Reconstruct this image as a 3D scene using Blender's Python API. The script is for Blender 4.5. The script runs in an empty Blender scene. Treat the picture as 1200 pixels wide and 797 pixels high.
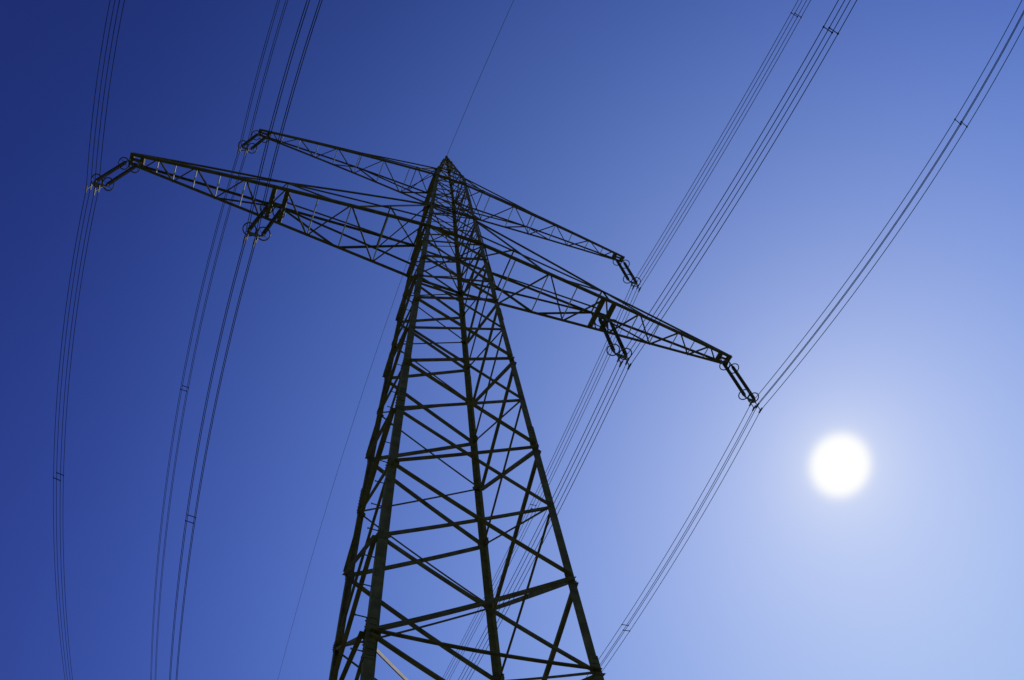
import bpy, bmesh, math, random
from mathutils import Vector, Matrix
random.seed(7)
scene = bpy.context.scene
COL = scene.collection
H = 1.7                                   # eye height: survey heights below are above the eye

# ------------------------------------------------------------------ camera (16 mm fisheye, looking up at the pylon)
cd = bpy.data.cameras.new('camera')
cam = bpy.data.objects.new('camera', cd); COL.objects.link(cam)
RIGHT = Vector((0.920505, -0.381492, -0.084464))
UP = Vector((-0.29968, -0.828022, 0.473889))
FWD = Vector((0.250723, 0.410905, 0.876524))
EYE = Vector((-3.7971, -10.6643, H))
M = Matrix((RIGHT, UP, -FWD)).transposed().to_4x4(); M.translation = EYE
cam.matrix_world = M
cd.sensor_fit = 'HORIZONTAL'
cd.sensor_width = 23.7
cd.sensor_height = 23.7*680/1024
cd.type = 'PANO'
for holder in (cd, getattr(cd, 'cycles', None)):
    try:
        holder.panorama_type = 'FISHEYE_EQUISOLID'
        holder.fisheye_lens = 23.7*810.23/1200
        holder.fisheye_fov = math.pi
    except Exception:
        pass
cd.clip_start = 0.05; cd.clip_end = 20000
scene.camera = cam

# ------------------------------------------------------------------ sky and sun
SUN_EL, SUN_AZ = math.radians(39.9), math.radians(64.7)      # azimuth clockwise from +Y
SUN = Vector((math.sin(SUN_AZ)*math.cos(SUN_EL), math.cos(SUN_AZ)*math.cos(SUN_EL), math.sin(SUN_EL)))
world = bpy.data.worlds.new('World'); scene.world = world; world.use_nodes = True
nt = world.node_tree; nt.nodes.clear()
def N(t, **kw):
    n = nt.nodes.new(t)
    for k, v in kw.items(): setattr(n, k, v)
    return n
def MA(op, a, b=None, c=None):
    n = N('ShaderNodeMath', operation=op)
    for i, v in enumerate((a, b, c)):
        if v is None: continue
        if isinstance(v, (int, float)): n.inputs[i].default_value = v
        else: nt.links.new(v, n.inputs[i])
    return n.outputs[0]
sky = N('ShaderNodeTexSky', sky_type='NISHITA', sun_disc=False, sun_elevation=SUN_EL, sun_rotation=SUN_AZ,
        altitude=300, air_density=1.0, dust_density=1.0, ozone_density=1.0)
bg = N('ShaderNodeBackground'); bg.inputs['Strength'].default_value = 0.1
out = N('ShaderNodeOutputWorld')
# the clear polarised blue of the day: the sky model, weighted by the angle to the sun and the height above the horizon,
# plus the narrow aureole and the blinding disc of the sun itself, rolled off like an exposed film
tcw = N('ShaderNodeTexCoord')
nrm = N('ShaderNodeVectorMath', operation='NORMALIZE'); nt.links.new(tcw.outputs['Generated'], nrm.inputs[0])
dot = N('ShaderNodeVectorMath', operation='DOT_PRODUCT'); nt.links.new(nrm.outputs[0], dot.inputs[0]); dot.inputs[1].default_value = SUN
ct = MA('MINIMUM', dot.outputs['Value'], 1.0)
sep = N('ShaderNodeSeparateXYZ'); nt.links.new(nrm.outputs[0], sep.inputs[0]); se = MA('MAXIMUM', sep.outputs['Z'], 0.0)
ct2 = MA('MULTIPLY', ct, ct); ct3 = MA('MULTIPLY', ct2, ct); se2 = MA('MULTIPLY', se, se)
theta = MA('MULTIPLY', MA('ARCCOSINE', ct), 180/math.pi)
glow = MA('ADD', MA('MULTIPLY', MA('EXPONENT', MA('MULTIPLY', MA('POWER', MA('DIVIDE', theta, 1.88), 3.0), -1.0)), 8.0),
          MA('MULTIPLY', MA('EXPONENT', MA('DIVIDE', theta, -2.4)), .85))
rgb = N('ShaderNodeSeparateColor'); nt.links.new(sky.outputs[0], rgb.inputs[0])
comb = N('ShaderNodeCombineColor')
for i, (a, b_, c_, d_, e_, f_) in enumerate(((-2.573, -.676, 5.152, -2.088, -.372, -.448), (-2.022, -.835, 5.734, -2.734, -.47, -.324),
                                             (-.843, .19, 2.727, -1.289, .372, -.886))):
    e = MA('MULTIPLY_ADD', ct, b_, a); e = MA('MULTIPLY_ADD', ct2, c_, e); e = MA('MULTIPLY_ADD', ct3, d_, e)
    e = MA('MULTIPLY_ADD', se, e_, e); e = MA('MULTIPLY_ADD', se2, f_, e)
    x = MA('MULTIPLY', MA('EXPONENT', e), MA('POWER', MA('MULTIPLY', rgb.outputs[i], .1), .45))
    x = MA('ADD', glow, x)
    f = MA('SUBTRACT', 1.0, MA('EXPONENT', MA('MULTIPLY', x, -1.0)))
    nt.links.new(MA('MULTIPLY', f, (10.2, 10.2, 10.05)[i]), comb.inputs[i])
nt.links.new(comb.outputs[0], bg.inputs['Color'])
nt.links.new(bg.outputs[0], out.inputs[0])

sd = bpy.data.lights.new('sun', 'SUN'); sd.energy = 4.0; sd.angle = math.radians(0.53); sd.color = (1, .95, .87)
so = bpy.data.objects.new('sun', sd); COL.objects.link(so)
so.rotation_euler = (-SUN).to_track_quat('-Z', 'Y').to_euler(); so.location = SUN*200
vs = scene.view_settings
vs.view_transform = 'Standard'; vs.look = 'None'; vs.exposure = 0; vs.gamma = 1; vs.use_curve_mapping = False

# ------------------------------------------------------------------ materials
def material(name, base, rough=.55, metal=0., var=.25, scale=6., bump=.0, tint=None, tscale=1.5, spec=.25):
    m = bpy.data.materials.new(name); m.use_nodes = True
    t = m.node_tree; b = t.nodes['Principled BSDF']
    tc = t.nodes.new('ShaderNodeTexCoord')
    n1 = t.nodes.new('ShaderNodeTexNoise'); n1.inputs['Scale'].default_value = scale; n1.inputs['Detail'].default_value = 8
    t.links.new(tc.outputs['Object'], n1.inputs['Vector'])
    r = t.nodes.new('ShaderNodeValToRGB')
    lo = [c*(1-var) for c in base]; hi = [min(1, c*(1+var)) for c in base]
    r.color_ramp.elements[0].position = .3; r.color_ramp.elements[1].position = .7
    r.color_ramp.elements[0].color = (*lo, 1); r.color_ramp.elements[1].color = (*hi, 1)
    t.links.new(n1.outputs['Fac'], r.inputs['Fac'])
    colour = r.outputs['Color']
    if tint:
        n2 = t.nodes.new('ShaderNodeTexNoise'); n2.inputs['Scale'].default_value = tscale; n2.inputs['Detail'].default_value = 10
        n2.inputs['Roughness'].default_value = .7
        t.links.new(tc.outputs['Object'], n2.inputs['Vector'])
        r2 = t.nodes.new('ShaderNodeValToRGB'); r2.color_ramp.elements[0].position = .56; r2.color_ramp.elements[1].position = .7
        t.links.new(n2.outputs['Fac'], r2.inputs['Fac'])
        mx = t.nodes.new('ShaderNodeMix'); mx.data_type = 'RGBA'
        t.links.new(r2.outputs['Color'], mx.inputs['Factor']); t.links.new(colour, mx.inputs['A'])
        mx.inputs['B'].default_value = (*tint, 1); colour = mx.outputs['Result']
    t.links.new(colour, b.inputs['Base Color'])
    b.inputs['Roughness'].default_value = rough; b.inputs['Metallic'].default_value = metal
    b.inputs['Specular IOR Level'].default_value = spec
    if bump:
        bp = t.nodes.new('ShaderNodeBump'); bp.inputs['Strength'].default_value = bump; bp.inputs['Distance'].default_value = .01
        t.links.new(n1.outputs['Fac'], bp.inputs['Height']); t.links.new(bp.outputs[0], b.inputs['Normal'])
    return m
PAINT = material('dark_green_grey_paint', (.10, .082, .038), .8, 0, .35, 5, .1, (.10, .055, .02), 1.1, .12)
STEEL = material('weathered_galvanised_steel', (.095, .08, .038), .75, 0, .3, 4, .05, (.085, .055, .025), 1.7, .15)
SUNLIT_ZINC = material('sunlit_zinc_steel', (.38, .38, .37), .6, 0, .25, 9)  # arm struts: sunlight on the steel put into a paler base colour
SUNLIT_GREY = material('sunlit_grey_steel', (.2, .175, .14), .7, 0, .4, 9)  # lowest plan braces: base colour lightened to imitate sun on the flange
CERAMIC = material('brown_green_glazed_ceramic', (.06, .055, .03), .22, 0, .3, 3)
ALU = material('weathered_aluminium', (.085, .085, .08), .6, .1, .15, 12)
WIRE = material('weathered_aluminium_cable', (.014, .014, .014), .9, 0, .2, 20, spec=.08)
CONCRETE = material('grey_concrete', (.32, .31, .29), .9, 0, .25, 9, .3)

# ground
gm = bpy.data.materials.new('meadow_grass'); gm.use_nodes = True
t = gm.node_tree; b = t.nodes['Principled BSDF']; tc = t.nodes.new('ShaderNodeTexCoord')
n1 = t.nodes.new('ShaderNodeTexNoise'); n1.inputs['Scale'].default_value = .35; n1.inputs['Detail'].default_value = 12
t.links.new(tc.outputs['Object'], n1.inputs['Vector'])
r = t.nodes.new('ShaderNodeValToRGB'); r.color_ramp.elements[0].color = (.035, .06, .012, 1); r.color_ramp.elements[1].color = (.11, .12, .04, 1)
t.links.new(n1.outputs['Fac'], r.inputs['Fac']); t.links.new(r.outputs['Color'], b.inputs['Base Color'])
b.inputs['Roughness'].default_value = 1.0
n3 = t.nodes.new('ShaderNodeTexNoise'); n3.inputs['Scale'].default_value = 30; n3.inputs['Detail'].default_value = 6
t.links.new(tc.outputs['Object'], n3.inputs['Vector'])
bp = t.nodes.new('ShaderNodeBump'); bp.inputs['Strength'].default_value = .8; bp.inputs['Distance'].default_value = .08
t.links.new(n3.outputs['Fac'], bp.inputs['Height']); t.links.new(bp.outputs[0], b.inputs['Normal'])

# ------------------------------------------------------------------ helpers
def obj(name, bm, mat, parent=None, smooth=False):
    me = bpy.data.meshes.new(name); bm.normal_update(); bm.to_mesh(me); bm.free()
    me.materials.append(mat)
    if smooth:
        for p in me.polygons: p.use_smooth = True
    o = bpy.data.objects.new(name, me); COL.objects.link(o)
    if parent: o.parent = parent
    return o
def thing(name, label, cat, loc=(0, 0, 0), group=None):
    o = bpy.data.objects.new(name, None); COL.objects.link(o); o.location = loc
    o.empty_display_size = .3
    o['label'] = label; o['category'] = cat
    if group: o['group'] = group
    return o
def V(*a): return Vector(a)
def prism(bm, p, q, prof, e1, e2):
    """sweep the 2-D profile prof (in e1, e2) from p to q"""
    ends = []
    for c in (p, q): ends.append([bm.verts.new(c + e1*x + e2*y) for x, y in prof])
    n = len(prof); fs = []
    for i in range(n): fs.append(bm.faces.new((ends[0][i], ends[0][(i+1) % n], ends[1][(i+1) % n], ends[1][i])))
    fs.append(bm.faces.new(ends[0][::-1])); fs.append(bm.faces.new(ends[1]))
    bmesh.ops.recalc_face_normals(bm, faces=fs)
def angle(bm, p, q, size, thick, d1, d2):
    """an L section whose heel runs from p to q, flanges towards d1 and d2"""
    ax = (q-p).normalized()
    e1 = (d1 - ax*d1.dot(ax)).normalized(); e2 = d2 - ax*d2.dot(ax); e2 = (e2 - e1*e2.dot(e1)).normalized()
    a, t_ = size, thick
    prism(bm, p, q, [(0, 0), (a, 0), (a, t_), (t_, t_), (t_, a), (0, a)], e1, e2)
def bar(bm, p, q, w, h, d1):
    ax = (q-p).normalized(); e1 = (d1 - ax*d1.dot(ax)).normalized(); e2 = ax.cross(e1)
    prism(bm, p, q, [(-w/2, -h/2), (w/2, -h/2), (w/2, h/2), (-w/2, h/2)], e1, e2)
def tube(bm, pts, r, n=8, closed=False):
    rings = []; m = len(pts)
    for i, c in enumerate(pts):
        if closed: tan = (pts[(i+1) % m]-pts[i-1]).normalized()
        else: tan = (pts[min(i+1, m-1)]-pts[max(i-1, 0)]).normalized()
        ref = V(0, 0, 1) if abs(tan.z) < .9 else V(1, 0, 0)
        e1 = tan.cross(ref).normalized(); e2 = tan.cross(e1)
        rings.append([bm.verts.new(c + e1*(r*math.cos(2*math.pi*k/n)) + e2*(r*math.sin(2*math.pi*k/n))) for k in range(n)])
    for i in range(m if closed else m-1):
        A, B = rings[i], rings[(i+1) % m]
        for k in range(n): bm.faces.new((A[k], A[(k+1) % n], B[(k+1) % n], B[k]))
    if not closed: bm.faces.new(rings[0][::-1]); bm.faces.new(rings[-1])
def lathe(bm, c, prof, n=16):
    """prof: list of (radius, z) about the vertical through c"""
    rings = [[bm.verts.new(c + V(r_*math.cos(2*math.pi*k/n), r_*math.sin(2*math.pi*k/n), z)) for k in range(n)] for r_, z in prof]
    for A, B in zip(rings, rings[1:]):
        for k in range(n): bm.faces.new((A[k], A[(k+1) % n], B[(k+1) % n], B[k]))
    bm.faces.new(rings[0][::-1]); bm.faces.new(rings[-1])
    bmesh.ops.recalc_face_normals(bm, faces=bm.faces[:])
def bolt(bm, c, nrm, r=.014, h=.014):
    e1 = nrm.orthogonal().normalized(); e2 = nrm.cross(e1)
    prism(bm, c, c+nrm*h, [(r*math.cos(k*math.pi/3), r*math.sin(k*math.pi/3)) for k in range(6)], e1, e2)

# ------------------------------------------------------------------ ground
bm = bmesh.new(); R = 6000
prof = [bm.verts.new((R*math.cos(2*math.pi*k/64), R*math.sin(2*math.pi*k/64), 0)) for k in range(64)]
bm.faces.new(prof)
g = obj('ground', bm, gm); g['kind'] = 'structure'

# ------------------------------------------------------------------ the pylon
Z1, Z2, ZT1, ZT2, Z3 = 28.45, 38.99, 32.1, 40.9, 48.67            # arm levels and peak above the eye
def W(z):
    if z < 13.467: return 1.808 + .0357*(13.467-z)
    if z < Z1: return 1.294 + .0343*(Z1-z)
    if z < ZT2: return 1.294 - (1.294-.865)*(z-Z1)/(ZT2-Z1)
    return .865 + (.05-.865)*(z-ZT2)/(Z3-ZT2)
CORNER = {'A': (-1, 1), 'B': (-1, -1), 'C': (1, 1), 'D': (1, -1)}
def LP(k, z):
    sx, sy = CORNER[k]; w = W(z); return V(sx*w, sy*w, z+H)
FACES = [('B', 'D', V(0, -1, 0)), ('D', 'C', V(1, 0, 0)), ('C', 'A', V(0, 1, 0)), ('A', 'B', V(-1, 0, 0))]
LV = [-1.45, 1.65, 4.2, 6.63, 9.0, 11.25, 13.467, 15.74, 17.98, 20.11, 22.31, 24.21, 26.39, Z1]
PAR0 = 2                                    # LV[3] is the first level in the picture and an odd one
LU = [Z1, 30.25, ZT1, 33.9, 35.7, 37.4, Z2, ZT2, 42.3, 43.6, 44.8, 45.9, 46.9, 47.8]
pylon = thing('lattice_pylon', 'tall dark steel lattice pylon with two cross arms, tapering to a pointed peak', 'pylon')

for k, (sx, sy) in CORNER.items():
    bm = bmesh.new()
    for za, zb, s, t_ in ((-1.45, 13.467, .18, .02), (13.467, Z1, .175, .018), (Z1, ZT2, .17, .016), (ZT2, Z3, .13, .012)):
        angle(bm, LP(k, za), LP(k, zb), s, t_, V(-sx, 0, 0), V(0, -sy, 0))
    leg = obj('leg', bm, PAINT, pylon)
    # splice plates outside the leg where its sections meet
    for zs in (6.55, 13.9, 21.2):
        bm = bmesh.new(); p, q = LP(k, zs-.45), LP(k, zs+.45); off = V(sx, sy, 0)*.014
        angle(bm, p+off, q+off, .17, .012, V(-sx, 0, 0), V(0, -sy, 0))
        for i in range(7):
            c = p.lerp(q, (i+.5)/7) + off
            for dd, nn in ((V(-sx, 0, 0), V(0, sy, 0)), (V(0, -sy, 0), V(sx, 0, 0))):
                for f in (.05, .12): bolt(bm, c+dd*f, nn, .017, .022)
        obj('splice_plate', bm, PAINT, leg)
    bm = bmesh.new(); c = LP(k, -1.45)
    prism(bm, V(c.x-sx*.06, c.y-sy*.06, -.3), V(c.x-sx*.06, c.y-sy*.06, .28), [(-.45, -.45), (.45, -.45), (.45, .45), (-.45, .45)], V(1, 0, 0), V(0, 1, 0))
    obj('footing', bm, CONCRETE, pylon)
    if k == 'B':                            # climbing bolts, alternating between the two flanges
        z = -.2; i = 0
        while z < Z1-.3:
            bm = bmesh.new(); p = LP(k, z)
            d, base = (V(-1, 0, 0), p+V(0, .09, 0)) if i % 2 == 0 else (V(0, -1, 0), p+V(.09, 0, 0))
            tube(bm, [base, base+d*.2], .012, 6); tube(bm, [base+d*.2, base+d*.215], .02, 6)
            obj('step_bolt', bm, PAINT, leg)
            z += .72; i += 2

rest = bmesh.new()                          # the small bracing of the top, more than one could take apart
def brace(bm, p, q, n, size, main):
    """diagonal on a face with outward normal n, its two flanges in and across the face"""
    ax = (q-p).normalized(); s = n.cross(ax)
    if s.z < 0: s = -s
    o = n*(.012 if main else -.026)
    t_ = max(.006, size*.1)
    ins = ax*.07
    if main: angle(bm, p+o+ins-s*size*.5, q+o-ins-s*size*.5, size, t_, s, n)
    else: angle(bm, p+o+ins-s*size*.5, q+o-ins-s*size*.5, size, t_, s, -n)
for (P, Q, n) in FACES:
    for i in range(len(LV)-1):
        odd = (i-PAR0) % 2
        for (i0, i1) in ((i, i+1), (i+1, i)):
            main = ((i0-PAR0) % 2 == 1) == (P in 'BA')
            size = ({'B': .105, 'C': .085, 'D': .085, 'A': .09}[P] if main else .057)
            if i > 8: size *= .95
            p, q = LP(P, LV[i0]), LP(Q, LV[i1])
            if i >= 2:
                bm = bmesh.new(); brace(bm, p, q, n, size, main); obj('diagonal_brace', bm, PAINT, pylon)
            else: brace(rest, p, q, n, size, main)
    for i in range(len(LU)-1):
        for (i0, i1) in ((i, i+1), (i+1, i)):
            main = (i0 % 2 == 1) == (P in 'BA')
            brace(rest, LP(P, LU[i0]), LP(Q, LU[i1]), n, .06 if main else .045, main)
    for z, s in ((6.63, .085), (Z1-.14, .08), (ZT1, .08), (Z2-.12, .07), (ZT2, .07), (45.9, .05)):
        bm = bmesh.new(); p, q = LP(P, z), LP(Q, z); ax = (q-p).normalized()
        angle(bm, p+n*.03+ax*.03, q+n*.03-ax*.03, s, .008, V(0, 0, 1), n)
        obj('horizontal_brace', bm, PAINT, pylon)
o = obj('diagonal_brace', rest, PAINT, pylon); o['kind'] = 'stuff'
for z, s in ((6.63, .075), (Z1-.1, .06), (ZT1-.1, .055), (Z2-.1, .05)):
    for a, c, dz in (('B', 'C', .03), ('A', 'D', -.05)):
        bm = bmesh.new(); dz -= .15 if z < 7 and a == 'B' else 0; p, q = LP(a, z+dz), LP(c, z+dz); ax = (q-p).normalized()
        angle(bm, p+ax*.12, q-ax*.12, s, .008, V(0, 0, -1), V(0, 0, 1).cross(ax))
        obj('plan_brace', bm, SUNLIT_GREY if z < 7 else STEEL, pylon)
# gusset plates with bolts where the bracing meets the legs
for k, (sx, sy) in CORNER.items():
    for i, z in enumerate(LV[3:]):
        main = ((i+1) % 2 == 1) == (k in 'BA')
        hh = .19 if main else .11
        for dd, nn in ((V(-sx, 0, 0), V(0, sy, 0)), (V(0, -sy, 0), V(sx, 0, 0))):
            bm = bmesh.new(); c = LP(k, z)+nn*.004
            ax = (LP(k, z+1)-LP(k, z)).normalized()
            prism(bm, c-nn*.0, c+nn*.008, [(.02, -hh), (.16, -hh*.8), (.22, -hh*.35), (.22, hh*.35), (.16, hh*.8), (.02, hh)], dd, ax)
            for a in (.05, .12, .19):
                for b_ in (-.5, 0, .5): bolt(bm, c+dd*a+ax*(b_*hh)+nn*.008, nn, .015, .018)
            obj('gusset_plate', bm, PAINT, pylon)
# peak cap with the earth wire clamp
bm = bmesh.new(); lathe(bm, V(0, 0, Z3+H), [(.1, -.12), (.11, 0), (.06, .05), (.05, .18)], 12); obj('peak_cap', bm, STEEL, pylon)

# ------------------------------------------------------------------ cross arms
def cross_arm(name_label, zb, zt, xtip, ytip, xk, yk, zk, zs, beams, front, back, posts, cs):
    """zb bottom level, zt joint of the top chords on the legs, K = elbow of the top chords, zs = strut joint on the legs"""
    wl, wt, ws = W(zb), W(zt), W(zs)
    def yb(x):                              # half width of the bottom frame
        return wl + (ytip-wl)*(x-wl)/(xtip-wl)
    bm = bmesh.new()
    for sy in (-1, 1):
        n = V(0, sy, 0)
        # the bottom chords run through from tip to tip along the tower face
        angle(bm, V(-wl, sy*(wl+.03), zb+H), V(wl, sy*(wl+.03), zb+H), cs, .012, V(0, 0, 1), V(0, -sy, 0))
        for sx in (-1, 1):
            angle(bm, V(sx*wl, sy*(wl+.03), zb+H), V(sx*(xtip+.08), sy*ytip, zb+H), cs, .012, V(0, 0, 1), V(0, -sy, 0))
            tip = V(sx*xtip, sy*ytip, zb+H+.16); K = V(sx*xk, sy*yk, zk+H)
            angle(bm, tip, K, cs*.75, .01, V(0, 0, -1), V(0, -sy, 0))
            angle(bm, K, V(sx*wt, sy*wt, zt+H), cs*.75, .01, V(0, 0, -1), V(0, -sy, 0))
    arm = obj('cross_arm', bm, STEEL, pylon); arm['label'] = name_label
    def part(nm, bm, mat=STEEL): return obj(nm, bm, mat, arm)
    for sx in (-1, 1):
        F = lambda x: V(sx*x, -yb(x), zb+H+.012)
        B = lambda x: V(sx*x, yb(x), zb+H+.012)
        nodes = sorted([(x, 'f') for x in front]+[(x, 'b') for x in back])
        for (x0, s0), (x1, s1) in zip(nodes, nodes[1:]):
            if s0 == s1: continue
            bm = bmesh.new(); p = F(x0) if s0 == 'f' else B(x0); q = F(x1) if s1 == 'f' else B(x1)
            angle(bm, p, q, cs*.5, .006, V(sx, 0, 0), V(0, 0, 1)); part('lacing_bar', bm)
        for x in posts:
            bm = bmesh.new(); angle(bm, F(x)+V(0, .01, .004), B(x)+V(0, -.01, .004), cs*.42, .006, V(0, 0, 1), V(-1, 0, 0)); part('cross_strut', bm, SUNLIT_ZINC)
        for x in beams:                     # channel beams that carry the insulators
            bm = bmesh.new(); p, q = F(x)+V(0, 0, .02), B(x)+V(0, 0, .02); w_, h_, t_ = .2, .18, .014
            prism(bm, p, q, [(-w_/2, 0), (w_/2, 0), (w_/2, h_), (w_/2-t_, h_), (w_/2-t_, t_), (-w_/2+t_, t_), (-w_/2+t_, h_), (-w_/2, h_)], V(1, 0, 0), V(0, 0, 1))
            part('crossbeam', bm)
        xs = sorted(beams)
        for a, b_ in zip(xs[::2], xs[1::2]):   # hanger rail between each pair of beams
            bm = bmesh.new(); bar(bm, V(sx*a, 0, zb+H+.1), V(sx*b_, 0, zb+H+.1), .09, .1, V(0, 1, 0)); part('hanger_rail', bm)
        for sy in (-1, 1):                  # elbow ties on both side faces
            K = V(sx*xk, sy*yk, zk+H); S = F if sy < 0 else B
            ins = V(0, -sy*.02, 0)
            for p, q, s in ((K, S(xk), .5), (K, V(sx*ws, sy*ws, zs+H), .6), (K, S(ties[0]), .6), (K, S(ties[1]), .5),
                            (V(sx*wt, sy*wt, zt+H), S(ties[2]), .7)):
                bm = bmesh.new(); angle(bm, p+ins, q+ins, cs*s, .007, V(0, 0, -1), V(0, -sy, 0)); part('side_tie', bm)
        bm = bmesh.new(); angle(bm, V(sx*xk, -yk, zk+H), V(sx*xk, yk, zk+H), cs*.5, .006, V(0, 0, -1), V(-sx, 0, 0)); part('elbow_strut', bm, SUNLIT_ZINC)
        # upper frame between the two leg struts
        xm = xk*.38; f = (xk-xm)/(xk-ws)
        Sf = V(sx*xk, -yk, zk+H).lerp(V(sx*ws, -ws, zs+H), f); Sb = V(sx*xk, yk, zk+H).lerp(V(sx*ws, ws, zs+H), f)
        for p, q in ((Sf, Sb), (Sf, V(sx*wt, wt, zt+H)), (Sb, V(sx*wt, -wt, zt+H))) + (((V(sx*wt, wt, zt+H), V(sx*(xk-.3), -.3*yk, zb+H+.17)),) if len(beams) > 2 else ()):
            bm = bmesh.new(); angle(bm, p, q, cs*.45, .006, V(0, 0, 1), V(sx, 0, 0)); part('frame_tie', bm)
    return arm
ties = (10.7, 10.7, 4.65); ties = (4.9, 10.75, 4.65)
cross_arm('longer lower cross arm', Z1, ZT1, 15.3, .28, 7.88, .66, 29.95, 29.8, (7.58, 8.18, 14.72, 15.28),
          (13.85, 11.93, 9.52, 7.62, 4.65, 1.35), (14.6, 12.92, 10.73, 8.5, 6.15, 2.98), (13.85, 12.95, 11.9, 10.75, 9.52, 6.15, 4.65, 2.98), .13)
ties = (4.05, 6.85, 2.5)
cross_arm('shorter upper cross arm', Z2, ZT2, 11.68, .2, 5.48, .5, 39.95, 39.8, (11.12, 11.66),
          (10.85, 9.15, 6.82, 4.05, .98), (10.3, 8.0, 5.5, 2.55), (10.2, 9.15, 8.02, 6.85, 5.5, 4.05, 2.5), .105)

# ------------------------------------------------------------------ insulator sets
def ring_pts(c, r, n=28): return [c+V(r*math.cos(2*math.pi*k/n), r*math.sin(2*math.pi*k/n), 0) for k in range(n)]
def insulator_set(x, zarm, ztot, label, dx):
    t_ = thing('insulator_set', label, 'insulator', (x, 0, zarm+H), 'insulator sets hanging from the cross arms')
    zc = -ztot                               # centre of the four conductors, below the arm
    top, bot = -.55, zc+.82
    for s in (-1, 1):
        bm = bmesh.new(); prof = [(.03, .02), (.03, top+.08), (.055, top+.08), (.055, top-.06)]
        z = top-.06; n = 38; st = (top-.06-(bot+.06))/n
        for i in range(n):
            prof += [(.05, z-st*.25), (.088, z-st*.55), (.09, z-st*.7), (.052, z-st*.8)]; z -= st
        prof += [(.055, bot+.06), (.055, bot-.08), (.03, bot-.08), (.03, zc+.62)]
        lathe(bm, V(s*dx, 0, 0), prof, 14)
        rod = obj('insulator_rod', bm, CERAMIC, t_)
        for zr in (top-.22, bot+.1):
            bm = bmesh.new(); tube(bm, ring_pts(V(s*dx, 0, zr), .275), .028, 7, True)
            for a in (.6, .6+math.pi): tube(bm, [V(s*dx, 0, zr+(.14 if zr > -1 else -.14)), V(s*dx+.275*math.cos(a), .275*math.sin(a), zr)], .01, 5)
            obj('corona_ring', bm, CERAMIC, t_)
    bm = bmesh.new()                          # yoke plate
    prism(bm, V(0, -.012, 0), V(0, .012, 0), [(-dx-.06, zc+.64), (-dx, zc+.57), (-.22, zc+.42), (.22, zc+.42), (dx, zc+.57), (dx+.06, zc+.64), (dx, zc+.7), (-dx, zc+.7)], V(1, 0, 0), V(0, 0, 1))
    obj('yoke_plate', bm, STEEL, t_)
    for s in (-1, 1):
        bm = bmesh.new(); bar(bm, V(s*.2, 0, zc+.48), V(s*.2, 0, zc-.2), .045, .02, V(1, 0, 0)); obj('hanger_strap', bm, ALU, t_)
        for dz in (.2, -.2):
            bm = bmesh.new(); bar(bm, V(s*.2, -.15, zc+dz), V(s*.2, .15, zc+dz), .055, .06, V(1, 0, 0))
            bar(bm, V(s*.2, -.05, zc+dz+.02), V(s*.2, .05, zc+dz+.02), .075, .045, V(1, 0, 0))
            obj('suspension_clamp', bm, ALU, t_)
    return t_
A1, A2, B1 = 15.0, 11.39, 7.88
LEN = 4.418
insulator_set(-A1, Z1, LEN, 'insulator pair hanging from the far left tip of the long lower cross arm', .29)
insulator_set(-B1, Z1, LEN, 'insulator pair hanging midway along the left half of the lower cross arm', .3)
insulator_set(B1, Z1, LEN, 'insulator pair hanging midway along the right half of the lower cross arm', .3)
insulator_set(A1, Z1, LEN, 'insulator pair hanging from the right tip of the lower cross arm, nearest the sun', .29)
insulator_set(-A2, Z2, LEN, 'insulator pair hanging from the left tip of the short upper cross arm', .27)
insulator_set(A2, Z2, LEN, 'insulator pair hanging from the right tip of the short upper cross arm', .27)

# ------------------------------------------------------------------ conductors
MF, MB = .0026, -.0052
SF, CF, SB, CB = .1375, .0003, .2035, .0006
def wire_pt(x, z, y):
    a = abs(y)
    if y >= 0: return V(x+MF*a, y, z-SF*a+CF*a*a)
    return V(x+MB*a, y, z-SB*a+CB*a*a)
YS = [-330+10*i for i in range(27)] + [-60+2*i for i in range(20)] + [-20+1*i for i in range(41)] + [22+2*i for i in range(20)] + [65+10*i for i in range(36)]
def bundle(x, zc, label, fwd, back):
    t_ = thing('conductor_bundle', label, 'power line', (x, 0, zc+H), 'conductor bundles hung from the insulators')
    for sx in (-1, 1):
        for sz in (-1, 1):
            bm = bmesh.new(); tube(bm, [wire_pt(sx*.2, sz*.2, y) for y in YS], .016, 6); obj('conductor', bm, WIRE, t_, True)
    for y in (fwd, fwd+46, fwd+95, fwd+146, -back, -back-46, -back-95, -back-146):
        for sz in (-1, 1):
            bm = bmesh.new(); p, q = wire_pt(-.2, sz*.2, y), wire_pt(.2, sz*.2, y)
            bar(bm, p, q, .026, .034, V(0, 0, 1))
            for c in (p, q): bar(bm, c-V(0, .035, 0), c+V(0, .035, 0), .046, .046, V(0, 0, 1))
            obj('spacer', bm, WIRE, t_)
bundle(-A1, Z1-LEN, 'four wire bundle under the left tip of the lower cross arm, leftmost in the sky', 13.9, 21.5)
bundle(-B1, Z1-LEN, 'four wire bundle under the middle of the left lower cross arm', 13.5, 18.5)
bundle(B1, Z1-LEN, 'four wire bundle under the middle of the right lower cross arm', 13.4, 15.36)
bundle(A1, Z1-LEN, 'four wire bundle under the right tip of the lower cross arm, closest to the sun', 13.86, 15.5)
bundle(-A2, Z2-LEN, 'four wire bundle under the left tip of the short upper cross arm', 14.2, 20.5)
bundle(A2, Z2-LEN, 'four wire bundle under the right tip of the short upper cross arm', 15.28, 17.3)
bm = bmesh.new()
pts = []
for y in YS:
    a = abs(y); pts.append(V((MF if y > 0 else MB)*a, y, -(.132 if y > 0 else .2)*a + (CF if y > 0 else CB)*a*a))
tube(bm, pts, .013, 6)
ew = obj('earth_wire', bm, WIRE, None, True); ew.location = (0, 0, Z3+H+.19)
ew['label'] = 'single thin wire running over the very peak of the pylon'; ew['category'] = 'power line'
